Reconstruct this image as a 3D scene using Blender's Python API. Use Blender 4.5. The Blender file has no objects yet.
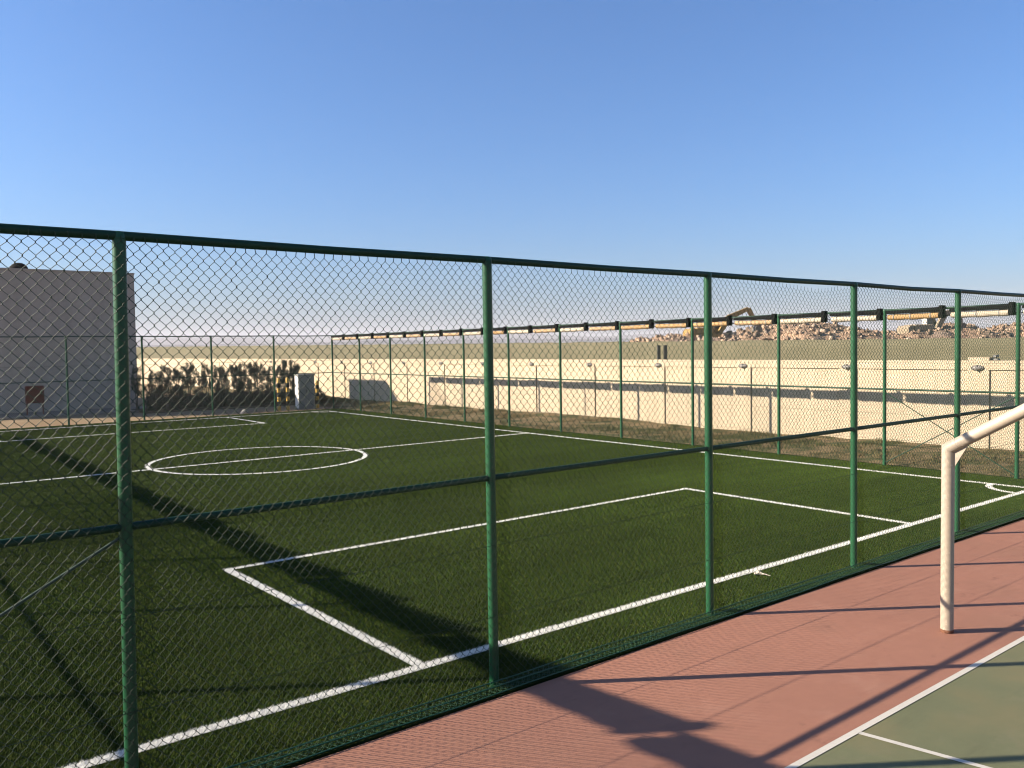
import bpy, math, random
import numpy as np
from mathutils import Vector, Matrix
R = math.radians
S = bpy.context.scene
rng = np.random.default_rng(7)
random.seed(7)

# ------------------------------------------------------------------ camera, sky, sun, exposure
# world axes: X runs along the near fence, Y down the pitch, Z up; the camera stands above the origin
YAW, PITCH, ROLL, EYE = 0.9018, -0.0430, -0.0152, 2.9942
fw = Vector((math.cos(YAW)*math.cos(PITCH), math.sin(YAW)*math.cos(PITCH), math.sin(PITCH)))
rt0 = Vector((math.sin(YAW), -math.cos(YAW), 0)); up0 = rt0.cross(fw)
rt = rt0*math.cos(ROLL) + up0*math.sin(ROLL); up = -rt0*math.sin(ROLL) + up0*math.cos(ROLL)
cd = bpy.data.cameras.new('camera'); cam = bpy.data.objects.new('camera', cd); S.collection.objects.link(cam)
cd.sensor_fit = 'HORIZONTAL'; cd.sensor_width = 36; cd.lens = 840.8/1024*36
cd.clip_start = 0.05; cd.clip_end = 20000
m3 = Matrix((rt, up, -fw)).transposed(); cam.matrix_world = Matrix.Translation((0, 0, EYE)) @ m3.to_4x4()
S.camera = cam

SUN_EL = R(24.4); SUN_AZ = R(145.5)            # azimuth measured from +X towards +Y
w = bpy.data.worlds.new('World'); S.world = w; w.use_nodes = True
nt = w.node_tree; bg = nt.nodes['Background']
sky = nt.nodes.new('ShaderNodeTexSky'); sky.sky_type = 'NISHITA'; sky.sun_disc = False
sky.sun_elevation = SUN_EL; sky.sun_rotation = math.pi/2 - SUN_AZ
sky.altitude = 0; sky.air_density = 1.1; sky.dust_density = 2.0; sky.ozone_density = 10.0
nt.links.new(sky.outputs[0], bg.inputs[0]); bg.inputs[1].default_value = 0.060
sl = bpy.data.lights.new('sun', 'SUN'); so = bpy.data.objects.new('sun', sl); S.collection.objects.link(so)
sl.energy = 5.0; sl.angle = R(0.45); sl.color = (1.0, 0.88, 0.72)
sd = Vector((math.cos(SUN_AZ)*math.cos(SUN_EL), math.sin(SUN_AZ)*math.cos(SUN_EL), math.sin(SUN_EL)))
so.rotation_euler = sd.to_track_quat('Z', 'Y').to_euler(); so.location = (-40, 30, 40)
vs = S.view_settings; S.display_settings.display_device = 'sRGB'
vs.view_transform = 'Standard'; vs.look = 'None'; vs.gamma = 1; vs.use_curve_mapping = False
vs.exposure = 1.75
S.cycles.filter_width = 1.15

# ------------------------------------------------------------------ helpers
COL = S.collection
def link(o, parent=None):
    COL.objects.link(o)
    if parent is not None: o.parent = parent
    return o
def tag(o, label=None, cat=None, group=None, kind=None):
    if label: o['label'] = label
    if cat: o['category'] = cat
    if group: o['group'] = group
    if kind: o['kind'] = kind
    return o
def empty(name, loc=(0, 0, 0), rz=0.0):
    o = bpy.data.objects.new(name, None); o.location = loc; o.rotation_euler.z = rz
    o.empty_display_size = 0.2
    return link(o)
def raw_mesh(name, V, F, mats, fmat=None, smooth=False):
    """V (n,3) array, F (m,k) array of equal-size faces, or a list of lists"""
    me = bpy.data.meshes.new(name)
    if isinstance(F, np.ndarray):
        k = F.shape[1]; n = len(F)
        me.vertices.add(len(V)); me.vertices.foreach_set('co', np.asarray(V, np.float32).ravel())
        me.loops.add(n*k); me.loops.foreach_set('vertex_index', F.astype(np.int32).ravel())
        me.polygons.add(n); me.polygons.foreach_set('loop_start', np.arange(0, n*k, k, dtype=np.int32))
        me.update(calc_edges=True)
    else:
        me.from_pydata([tuple(v) for v in V], [], F); me.update()
    for m in (mats if isinstance(mats, (list, tuple)) else [mats]): me.materials.append(m)
    if fmat is not None: me.polygons.foreach_set('material_index', np.asarray(fmat, np.int32))
    if smooth: me.polygons.foreach_set('use_smooth', np.ones(len(me.polygons), bool))
    me.update()
    return me
class MB:
    def __init__(s): s.v = []; s.f = []; s.m = []
    def add(s, V, F, mi=0):
        b = len(s.v); s.v += [tuple(v) for v in V]; s.f += [[i+b for i in f] for f in F]; s.m += [mi]*len(F)
        return s
    def box(s, x0, x1, y0, y1, z0, z1, mi=0, M=None, bev=0.0):
        if bev > 0:
            # box with chamfered edges
            b = bev; V = []; 
            xs, ys, zs = (x0, x1), (y0, y1), (z0, z1)
            for i in (0, 1):
                for j in (0, 1):
                    for k in (0, 1):
                        sx, sy, sz = (1, -1)[i], (1, -1)[j], (1, -1)[k]
                        V += [(xs[i], ys[j]+sy*b, zs[k]+sz*b), (xs[i]+sx*b, ys[j], zs[k]+sz*b), (xs[i]+sx*b, ys[j]+sy*b, zs[k])]
            g = lambda i, j, k, a: (i*4+j*2+k)*3+a
            F = []
            for i in (0, 1): F.append([g(i, 0, 0, 0), g(i, 1, 0, 0), g(i, 1, 1, 0), g(i, 0, 1, 0)])
            for j in (0, 1): F.append([g(0, j, 0, 1), g(1, j, 0, 1), g(1, j, 1, 1), g(0, j, 1, 1)])
            for k in (0, 1): F.append([g(0, 0, k, 2), g(1, 0, k, 2), g(1, 1, k, 2), g(0, 1, k, 2)])
            for i in (0, 1):
                for j in (0, 1): F.append([g(i, j, 0, 0), g(i, j, 1, 0), g(i, j, 1, 1), g(i, j, 0, 1)])
                for k in (0, 1): F.append([g(i, 0, k, 0), g(i, 1, k, 0), g(i, 1, k, 2), g(i, 0, k, 2)])
            for j in (0, 1):
                for k in (0, 1): F.append([g(0, j, k, 1), g(1, j, k, 1), g(1, j, k, 2), g(0, j, k, 2)])
            for i in (0, 1):
                for j in (0, 1):
                    for k in (0, 1): F.append([g(i, j, k, 0), g(i, j, k, 1), g(i, j, k, 2)])
        else:
            V = [(x0, y0, z0), (x1, y0, z0), (x1, y1, z0), (x0, y1, z0), (x0, y0, z1), (x1, y0, z1), (x1, y1, z1), (x0, y1, z1)]
            F = [[0, 3, 2, 1], [4, 5, 6, 7], [0, 1, 5, 4], [1, 2, 6, 5], [2, 3, 7, 6], [3, 0, 4, 7]]
        if M is not None: V = [M @ Vector(v) for v in V]
        return s.add(V, F, mi)
    def tube(s, pts, r, n=10, mi=0, cap=True):
        P = [Vector(p) for p in pts]; rr = r if isinstance(r, (list, tuple)) else [r]*len(P)
        V = []; F = []; u = None; N_ = len(P)
        for i, p in enumerate(P):
            d0 = (P[i]-P[i-1]).normalized() if i else (P[1]-P[0]).normalized()
            d1 = (P[i+1]-P[i]).normalized() if i < N_-1 else d0
            if u is None:
                a = Vector((0, 0, 1)) if abs(d0.z) < .9 else Vector((1, 0, 0)); u = d0.cross(a).normalized()
            u = (u - d0*u.dot(d0)).normalized(); v = d0.cross(u); t = (d0+d1).normalized(); c_ = max(.3, d0.dot(t))
            for k in range(n):
                an = 2*math.pi*k/n; o = (u*math.cos(an)+v*math.sin(an))*rr[i]
                V.append(p + o - d0*(o.dot(t)/c_))        # mitre: the ring lies in the bisecting plane
            u = (u - d1*u.dot(d1)).normalized()
        for i in range(N_-1):
            for k in range(n):
                F.append([i*n+k, i*n+(k+1) % n, (i+1)*n+(k+1) % n, (i+1)*n+k])
        if cap: F += [list(range(n))[::-1], [(N_-1)*n+k for k in range(n)]]
        return s.add(V, F, mi)
    def lathe(s, prof, n=20, mi=0, c=(0, 0, 0), M=None):
        V = []; F = []
        for r, z in prof:
            for k in range(n):
                a = 2*math.pi*k/n; V.append(Vector((r*math.cos(a), r*math.sin(a), z)))
        if M is not None: V = [M @ v for v in V]
        V = [v+Vector(c) for v in V]
        for i in range(len(prof)-1):
            for k in range(n): F.append([i*n+k, i*n+(k+1) % n, (i+1)*n+(k+1) % n, (i+1)*n+k])
        return s.add(V, F, mi)
    def prism(s, poly, y0, y1, mi=0, M=None):
        """polygon in xz, extruded along y"""
        n = len(poly); V = [(x, y0, z) for x, z in poly]+[(x, y1, z) for x, z in poly]
        F = [list(range(n)), list(range(n, 2*n))[::-1]]+[[i, (i+1) % n, n+(i+1) % n, n+i] for i in range(n)]
        if M is not None: V = [M @ Vector(v) for v in V]
        return s.add(V, F, mi)
    def mesh(s, name, mats, smooth=False):
        me = raw_mesh(name, s.v, s.f, mats, s.m)
        if smooth:
            me.polygons.foreach_set('use_smooth', np.ones(len(me.polygons), bool)); 
            try: me.set_sharp_from_angle(angle=R(40))
            except Exception: pass
        import bmesh
        b = bmesh.new(); b.from_mesh(me); bmesh.ops.recalc_face_normals(b, faces=b.faces); b.to_mesh(me); b.free()
        return me
    def obj(s, name, mats, parent=None, smooth=True):
        return link(bpy.data.objects.new(name, s.mesh(name, mats, smooth)), parent)

# ------------------------------------------------------------------ materials
def mat(name, col, rough=.6, spec=.5, metal=0.0, noise=None, bump=None, mixcol=None, coat=0.0, build=None, trans=0.0):
    """col: base colour; noise=(scale, amount) value variation; mixcol=(colour, scale, low, high) blotches; bump=(scale, strength, distance)"""
    m = bpy.data.materials.new(name); m.use_nodes = True; N = m.node_tree.nodes; L = m.node_tree.links
    b = N['Principled BSDF']; b.inputs['Roughness'].default_value = rough
    b.inputs['Specular IOR Level'].default_value = spec; b.inputs['Metallic'].default_value = metal
    b.inputs['Coat Weight'].default_value = coat
    tc = N.new('ShaderNodeTexCoord'); cur = None
    geo = N.new('ShaderNodeNewGeometry')
    rgb = N.new('ShaderNodeRGB'); rgb.outputs[0].default_value = (*col, 1); cur = rgb.outputs[0]
    pos = geo.outputs['Position']
    def nz(scale, detail=6, rough_=.6):
        n = N.new('ShaderNodeTexNoise'); n.inputs['Scale'].default_value = scale; n.inputs['Detail'].default_value = detail
        n.inputs['Roughness'].default_value = rough_; L.new(pos, n.inputs['Vector']); return n.outputs[0]
    def ramp(src, lo, hi, a=0.0, b_=1.0):
        r = N.new('ShaderNodeMapRange'); r.inputs[1].default_value = lo; r.inputs[2].default_value = hi
        r.inputs[3].default_value = a; r.inputs[4].default_value = b_; L.new(src, r.inputs[0]); return r.outputs[0]
    def mix(fac, a, bcol):
        x = N.new('ShaderNodeMix'); x.data_type = 'RGBA'; L.new(fac, x.inputs[0])
        if isinstance(a, tuple): x.inputs[6].default_value = (*a, 1)
        else: L.new(a, x.inputs[6])
        if isinstance(bcol, tuple): x.inputs[7].default_value = (*bcol, 1)
        else: L.new(bcol, x.inputs[7])
        return x.outputs[2]
    def scalev(c, f):
        x = N.new('ShaderNodeMix'); x.data_type = 'RGBA'; x.blend_type = 'MULTIPLY'; x.inputs[0].default_value = 1
        L.new(c, x.inputs[6]); L.new(f, x.inputs[7]); return x.outputs[2]
    for mc in ([mixcol] if mixcol and not isinstance(mixcol, list) else (mixcol or [])):
        c2, sc, lo, hi = mc; cur = mix(ramp(nz(sc), lo, hi), cur, c2)
    if noise:
        for sc, am in (noise if isinstance(noise, list) else [noise]):
            cur = scalev(cur, ramp(nz(sc), .25, .75, 1-am, 1+am))
    h = dict(N=N, L=L, b=b, pos=pos, nz=nz, ramp=ramp, mix=mix, scalev=scalev, tc=tc, geo=geo)
    if build: cur = build(h, cur) or cur
    L.new(cur, b.inputs['Base Color'])
    if bump:
        bp = N.new('ShaderNodeBump'); bp.inputs['Strength'].default_value = bump[1]; bp.inputs['Distance'].default_value = bump[2]
        L.new(nz(bump[0], 8, .65), bp.inputs['Height']); L.new(bp.outputs[0], b.inputs['Normal'])
    return m
M = {}
M['green_post'] = mat('green_post', (.0110, .060, .0255), .35, .28, noise=[(9, .18), (80, .12)], mixcol=((.0808, .0969, .0646), 34, .66, .74), bump=(60, .12, .003))
M['green_rail'] = mat('green_rail', (.0065, .0309, .0161), .5, .18, noise=(12, .2), bump=(50, .1, .003))
M['wire'] = mat('wire', (.016, .032, .018), .52, .17)
M['skirt_wire'] = mat('skirt_wire', (.020, .052, .023), .5, .2)
M['rod'] = mat('rod', (.040, .062, .046), .6, .15, noise=(20, .2))
M['cream_pole'] = mat('cream_pole', (.285, .232, .175), .55, .5, noise=[(6, .05), (40, .05)], mixcol=[((.4200, .3391, .2504), 17, .62, .70), ((.2018, .0969, .0484), 26, .70, .74)], bump=(35, .08, .003))
M['rust'] = mat('rust', (.1292, .0565, .0322), .85, .2, noise=(30, .3))
M['black'] = mat('black', (.0048, .0048, .0048), .9, .08, noise=(20, .3))
M['gold'] = mat('gold', (.27, .165, .070), .75, .3, noise=[(14, .2), (60, .1)], bump=(40, .3, .01))
M['cream_roll'] = mat('cream_roll', (.34, .285, .21), .75, .3, noise=[(14, .15), (60, .08)], bump=(40, .3, .01))
M['orange_roll'] = mat('orange_roll', (.29, .195, .105), .75, .3, noise=[(14, .2), (60, .1)], bump=(40, .3, .01))
M['strap_grey'] = mat('strap_grey', (.1615, .1534, .1373), .6, .4)
def wall_build(h, c):
    # faint rain streaks that run down the render and dusty blotches
    N, L = h['N'], h['L']
    mp = N.new('ShaderNodeMapping'); mp.inputs['Scale'].default_value = (3.2, 3.2, .22); L.new(h['pos'], mp.inputs[0])
    n = N.new('ShaderNodeTexNoise'); n.inputs['Scale'].default_value = 1; n.inputs['Detail'].default_value = 5; L.new(mp.outputs[0], n.inputs['Vector'])
    c = h['scalev'](c, h['ramp'](n.outputs[0], .3, .7, .90, 1.06))
    return c
M['cream_wall'] = mat('cream_wall', (.395, .320, .225), .9, .2, noise=[(.35, .06), (2.2, .06), (25, .04)], bump=(30, .25, .006), build=wall_build)
M['building'] = mat('building', (.40, .325, .250), .9, .2, noise=[(.3, .05), (3, .05)], bump=(18, .2, .01), build=wall_build)
M['roofing'] = mat('roofing', (.2423, .2261, .2099), .9, .2, noise=(2, .15))
M['sunlit_side_white'] = mat('sunlit_side_white', (.6299, .6137, .5814), .6, .4, noise=[(4, .04), (60, .06)], mixcol=((.4441, .4038, .3391), 14, .62, .72))  # white that stands in for sunlight on the cabinet's left side
M['grey_lamp'] = mat('grey_lamp', (.1373, .1292, .1211), .5, .5, noise=(20, .15))
M['lamp_glass'] = mat('lamp_glass', (.1939, .1777, .1615), .35, .6, noise=(25, .15))
M['red_box'] = mat('red_box', (.075, .003, .005), .8, .03, noise=(6, .15))
M['cabinet'] = mat('cabinet', (.235, .235, .20), .55, .4, noise=[(5, .08), (30, .05)], mixcol=((.2826, .2585, .2018), 6, .62, .75))
M['yellow'] = mat('yellow', (.4441, .2664, .0322), .5, .5, noise=(12, .12))
def soil_build(h, c):
    return h['mix'](h['ramp'](h['nz'](.35), .45, .62), c, (.1777, .1211, .0687))
M['sand'] = mat('sand', (.2099, .1534, .0928), .95, .1, noise=[(.05, .12), (.8, .15), (9, .18), (60, .12)], bump=(14, .6, .03), build=soil_build)
M['verge'] = mat('verge', (.155, .112, .060), .95, .1, noise=[(.5, .2), (4, .25), (25, .2)], mixcol=((.0565, .0582, .0226), 1.1, .46, .60), bump=(20, .8, .03))
M['dark_soil'] = mat('dark_soil', (.0606, .0444, .0322), .95, .1, noise=[(2, .3), (15, .25)], bump=(14, .7, .03))
M['paving'] = mat('paving', (.1553, .1346, .1119), .85, .2, noise=[(1, .1), (20, .1)])
def turf_build(h, c):
    c = h['mix'](h['ramp'](h['nz'](.42, 4), .40, .66), c, (.0283, .0387, .0081))
    c = h['scalev'](c, h['ramp'](h['nz'](70, 4, .8), .32, .68, .35, 1.55))
    return c
M['turf'] = mat('turf', (.0150, .0270, .0036), .95, .03, noise=[(.16, .16), (1.6, .16), (9, .2)], bump=(150, 1.0, .03), build=turf_build)
def pile_build(h, c):
    # brushed bands and seams of the turf rolls, four metres wide, laid across the pitch
    N, L = h['N'], h['L']
    sp = N.new('ShaderNodeSeparateXYZ'); L.new(h['pos'], sp.inputs[0])
    d = N.new('ShaderNodeMath'); d.operation = 'MULTIPLY_ADD'; d.inputs[1].default_value = .25; d.inputs[2].default_value = .13; L.new(sp.outputs[1], d.inputs[0])
    f = N.new('ShaderNodeMath'); f.operation = 'PINGPONG'; f.inputs[1].default_value = 1.0; L.new(d.outputs[0], f.inputs[0])
    c = h['scalev'](c, h['ramp'](f.outputs[0], .42, .58, .93, 1.07))
    mp = N.new('ShaderNodeMapping'); mp.inputs['Scale'].default_value = (.25, 2.2, 1); L.new(h['pos'], mp.inputs[0])
    n = N.new('ShaderNodeTexNoise'); n.inputs['Scale'].default_value = 1.3; n.inputs['Detail'].default_value = 6; L.new(mp.outputs[0], n.inputs['Vector'])
    return h['scalev'](c, h['ramp'](n.outputs[0], .3, .7, .84, 1.16))
M['blade'] = mat('blade', (.0265, .0490, .0062), .75, .04, noise=[(.13, .24), (.5, .16), (2.2, .14), (9, .16), (45, .5)], mixcol=[((.070, .076, .0135), 23, .48, .70), ((.13, .135, .06), 61, .64, .70)], build=pile_build)
M['blade_white'] = mat('blade_white', (.60, .59, .55), .6, .3, noise=[(3, .06), (60, .12)])
M['line_base'] = mat('line_base', (.58, .57, .53), .8, .2, noise=[(3, .06), (50, .12)], bump=(120, .8, .02))
def wear(h, c, dust, mark):
    N, L = h['N'], h['L']
    mp = N.new('ShaderNodeMapping'); mp.inputs['Scale'].default_value = (.5, 3.5, 1); mp.inputs['Rotation'].default_value = (0, 0, .35); L.new(h['pos'], mp.inputs[0])
    n = N.new('ShaderNodeTexNoise'); n.inputs['Scale'].default_value = 1.6; n.inputs['Detail'].default_value = 9; n.inputs['Roughness'].default_value = .72; L.new(mp.outputs[0], n.inputs['Vector'])
    c = h['mix'](h['ramp'](n.outputs[0], .58, .72, 0, .45), c, mark)
    return h['mix'](h['ramp'](h['nz'](1.7, 9, .75), .54, .74, 0, .5), c, dust)
def red_build(h, c):
    c = wear(h, c, (.30, .16, .11), (.17, .075, .048))
    c = h['mix'](h['ramp'](h['nz'](.9, 5), .52, .72), c, (.2221, .1066, .0678))
    c = h['mix'](h['ramp'](h['nz'](2.6, 7, .7), .60, .74), c, (.1655, .0744, .0484))
    return c
M['red_court'] = mat('red_court', (.245, .112, .072), .75, .3, noise=[(.3, .07), (6, .05), (140, .09)], bump=(220, .25, .003), build=red_build)
def green_build(h, c):
    c = wear(h, c, (.16, .14, .085), (.075, .075, .038))
    c = h['mix'](h['ramp'](h['nz'](.8, 5), .50, .74), c, (.1414, .1211, .0582))
    return c
M['green_court'] = mat('green_court', (.108, .112, .056), .75, .3, noise=[(.4, .08), (5, .05), (140, .08)], bump=(220, .25, .003), build=green_build)
M['court_line'] = mat('court_line', (.44, .41, .35), .7, .3, noise=[(2, .05), (40, .07)], mixcol=((.4038, .3391, .2745), 9, .64, .75))
M['concrete'] = mat('concrete', (.2664, .2423, .2099), .9, .2, noise=[(2, .12), (20, .12)], bump=(30, .4, .01))
M['netting'] = mat('netting', (.1090, .0985, .0630), .9, .1, noise=[(.12, .10), (.9, .08), (20, .10)], bump=(3, .3, .05))
M['net_post'] = mat('net_post', (.085, .080, .052), .7, .3)
M['rubble'] = mat('rubble', (.26, .175, .118), .95, .1, noise=[(.2, .25), (1.2, .3)], mixcol=((.1858, .1373, .1050), .35, .5, .62), bump=(1.2, .8, .3))
M['rock_a'] = mat('rock_a', (.27, .185, .128), .9, .2, noise=(.6, .3))
M['rock_b'] = mat('rock_b', (.165, .12, .088), .9, .2, noise=(.6, .3))
M['rock_c'] = mat('rock_c', (.31, .235, .175), .9, .2, noise=(.6, .2))
M['digger'] = mat('digger', (.2677, .1666, .0500), .6, .4, noise=(1, .2), mixcol=((.2423, .1615, .0808), 1.4, .55, .7))
M['digger_pale'] = mat('digger_pale', (.2261, .1777, .1211), .6, .4, noise=(1, .2))
M['digger_dark'] = mat('digger_dark', (.0403, .0363, .0322), .7, .3, noise=(2, .3))
M['steel'] = mat('steel', (.1292, .1050, .0808), .6, .4, noise=(3, .3))
M['glass'] = mat('glass', (.0243, .0322, .0403), .08, .8)
M['hills'] = mat('hills', (.075, .075, .080), .95, .1, noise=[(.004, .2), (.02, .15)])
M['far_white'] = mat('far_white', (.4441, .4038, .3472), .8, .2)
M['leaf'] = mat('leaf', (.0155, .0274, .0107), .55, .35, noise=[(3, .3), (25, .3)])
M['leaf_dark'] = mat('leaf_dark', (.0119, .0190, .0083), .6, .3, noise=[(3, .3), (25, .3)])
M['bark'] = mat('bark', (.0654, .0500, .0357), .9, .2, noise=(12, .3))
M['dry_grass'] = mat('dry_grass', (.1292, .1009, .0484), .9, .1, noise=[(2, .3), (20, .3)])
M['olive_grass'] = mat('olive_grass', (.0606, .0646, .0243), .9, .1, noise=[(2, .3), (20, .3)])
M['litter'] = mat('litter', (.4038, .3553, .2907), .7, .3, noise=(20, .2))
M['board'] = mat('board', (.6057, .5895, .5572), .4, .5, noise=(5, .04))
M['orange_rim'] = mat('orange_rim', (.4846, .1050, .0243), .5, .5)
M['net_white'] = mat('net_white', (.5652, .5491, .5006), .8, .2)

# ------------------------------------------------------------------ measured layout
YF = 5.884; H = 3.76; HM = 1.857                 # near fence line, fence height, mid rail height
XL, XR, YB = -1.85, 19.70, 39.85                 # left, right and far fence lines
NX = [XL, 1.380, 4.40, 7.40, 10.40, 13.40, 16.40, XR]
SY = [YB - 2.949*k for k in range(12)] + [YF]
FX = [XL, 1.21, 4.28, 7.35, 10.41, 13.48, 16.55, XR]
YG, YH, YG2 = 6.673, 22.679, 38.378              # goal lines and halfway line
XS0, XS1 = -0.80, 18.615                         # side lines
BX0, BX1 = 4.12, 13.61
XW = 23.75                                       # boundary wall face

# ------------------------------------------------------------------ ground
def grid(name, x0, x1, y0, y1, nx, ny, zf, m, smooth=True):
    X, Y = np.meshgrid(np.linspace(x0, x1, nx), np.linspace(y0, y1, ny))
    Z = zf(X, Y); V = np.stack([X, Y, Z], -1).reshape(-1, 3)
    i = np.arange(nx*ny).reshape(ny, nx)
    F = np.stack([i[:-1, :-1], i[:-1, 1:], i[1:, 1:], i[1:, :-1]], -1).reshape(-1, 4)
    return link(bpy.data.objects.new(name, raw_mesh(name, V, F, m, smooth=smooth)))
def vnoise(X, Y, sc, seed=0):
    """cheap smooth value noise on arrays"""
    r = np.random.default_rng(seed); T = r.random((64, 64))
    x = X*sc; y = Y*sc; xi = np.floor(x).astype(int); yi = np.floor(y).astype(int)
    fx = x-xi; fy = y-yi; fx = fx*fx*(3-2*fx); fy = fy*fy*(3-2*fy)
    g = lambda a, b: T[a % 64, b % 64]
    return (g(xi, yi)*(1-fx)+g(xi+1, yi)*fx)*(1-fy)+(g(xi, yi+1)*(1-fx)+g(xi+1, yi+1)*fx)*fy
gm = MB(); gm.box(-6000, 6000, -6000, 6000, -.5, -.10)
tag(gm.obj('ground', M['sand'], smooth=False), kind='structure')
# sandy strip round the pitch and behind it, at pitch level
tag(grid('sand_strip', -40, 19.9, 39.7, 62, 80, 40, lambda X, Y: -.015+.03*vnoise(X, Y, .8, 3)-.03*np.clip((Y-40)/4, 0, 1), M['sand']), kind='structure')
tag(grid('left_ground', -40, -1.95, -20, 39.7, 10, 20, lambda X, Y: 0*X-.02, M['sand']), kind='structure')
pv = MB(); pv.box(-6, 14.6, 47.42, 49.28, -.2, .06); pv.box(-6, 11.65, 45.6, 47.40, -.2, .06)
tag(pv.obj('pavement', M['paving'], smooth=False), kind='structure')
# dirt verge between the side fence and the boundary wall
def vz(X, Y):
    t = np.clip((X-19.9)/3.8, 0, 1)
    return -.03+t*(.02+.16*vnoise(X, Y, .28, 5)+.05*vnoise(X, Y, 1.1, 6))+.02*vnoise(X, Y, 2.3, 8)
tag(grid('verge', 19.72, 23.9, -15, 75, 40, 500, vz, M['verge']), kind='structure')
# turf sheet, court slab
tu = MB(); tu.box(XL+.0, 19.9, 5.70, 39.75, -.12, 0)
tag(tu.obj('artificial_turf', M['turf'], smooth=False), kind='structure')
rc = MB(); rc.box(-25, 40, 3.36, 5.655, -.12, 0.0)
tag(rc.obj('red_court_surround', M['red_court'], smooth=False), kind='structure')
gc = MB(); gc.box(-25, 40, -25, 3.36, -.12, -.0005)
tag(gc.obj('green_court', M['green_court'], smooth=False), kind='structure')

# court markings: the line along the red border and the slanted key line
def strip(mb, p, q, wd, z):
    p = Vector((*p, 0)); q = Vector((*q, 0)); d = (q-p).normalized(); n = Vector((-d.y, d.x, 0))*wd/2
    mb.add([p+n+Vector((0, 0, z)), p-n+Vector((0, 0, z)), q-n+Vector((0, 0, z)), q+n+Vector((0, 0, z))], [[0, 1, 2, 3]])
cl = MB(); strip(cl, (1.2, 3.365), (16.6, 3.365), .055, .004)
strip(cl, (5.985, 3.337), (7.15, -2.45), .05, .004); strip(cl, (11.985, 3.337), (10.8, -2.45), .05, .004)
strip(cl, (7.15, -2.48), (10.8, -2.48), .05, .004); strip(cl, (1.2, 3.337), (1.2, -20), .055, .004); strip(cl, (16.6, 3.337), (16.6, -20), .055, .004)
tag(cl.obj('court_lines', M['court_line'], smooth=False), kind='structure')

# pitch markings
LW = .12
def box_x0(y):   # the painted near-left edge of the box runs a little out of square
    return np.where(np.asarray(y) < 20, 4.150-.150*(np.asarray(y)-YG)/(11.43-YG), 4.07)
def line_mask(x, y, j=0.0):
    hw = LW/2 + j
    m = np.zeros(x.shape, bool)
    inx = (x > XS0-hw) & (x < XS1+hw); iny = (y > YG-hw) & (y < YG2+hw)
    for yy in (YG, YG2): m |= inx & (np.abs(y-yy) < hw)
    m |= inx & (np.abs(y-YH) < hw)
    for xx in (XS0, XS1): m |= iny & (np.abs(x-xx) < hw)
    for (ya, yb, yl) in ((YG, 11.43, 11.43), (33.88, YG2, 33.88)):
        m |= (np.abs(y-yl) < hw*.8) & (x > box_x0(y)-hw) & (x < BX1+hw)
        for xx in (box_x0(y), BX1): m |= (np.abs(x-xx) < hw) & (y > ya-hw) & (y < yb+hw)
    rr = np.hypot(x-8.946, y-YH); m |= np.abs(rr-2.89) < hw*1.05
    for cx, cy in ((XS0, YG), (XS1, YG), (XS0, YG2), (XS1, YG2)):
        rr = np.hypot(x-cx, y-cy); m |= (np.abs(rr-.80) < hw) & inx & iny
    return m
pm = MB(); z = .004
strip(pm, (XS0, YG), (XS1, YG), LW, z); strip(pm, (XS0, YG2), (XS1, YG2), LW, z)
strip(pm, (XS0+.04, YH), (XS1-.04, YH), LW, z)
for xx in (XS0, XS1): strip(pm, (xx, YG+.05), (xx, YG2-.05), LW, z)
for ya, yl, s_ in ((YG+.05, 11.43, 1), (YG2-.05, 33.88, -1)):
    xl = float(box_x0(yl)); xg = float(box_x0(ya))
    strip(pm, (xl-.05, yl), (BX1+.05, yl), LW*.8, z)
    strip(pm, (xg, ya), (xl, yl-.04*s_), LW, z); strip(pm, (BX1, ya), (BX1, yl-.04*s_), LW, z)
def arc(mb, c, r, a0, a1, wd, z, n=72):
    V = []; F = []
    for i in range(n+1):
        a = a0+(a1-a0)*i/n
        for rr in (r-wd/2, r+wd/2): V.append((c[0]+rr*math.cos(a), c[1]+rr*math.sin(a), z))
    for i in range(n): F.append([2*i, 2*i+1, 2*i+3, 2*i+2])
    mb.add(V, F)
arc(pm, (8.946, YH), 2.89, 0, 2*math.pi, .105, z+.002, 120)
for cx, cy, a in ((XS0, YG, 0), (XS1, YG, 90), (XS1, YG2, 180), (XS0, YG2, 270)):
    arc(pm, (cx, cy), .80, R(a+4), R(a+86), LW, z+.003, 24)
tag(pm.obj('pitch_markings', M['line_base'], smooth=False), kind='structure')

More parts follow.
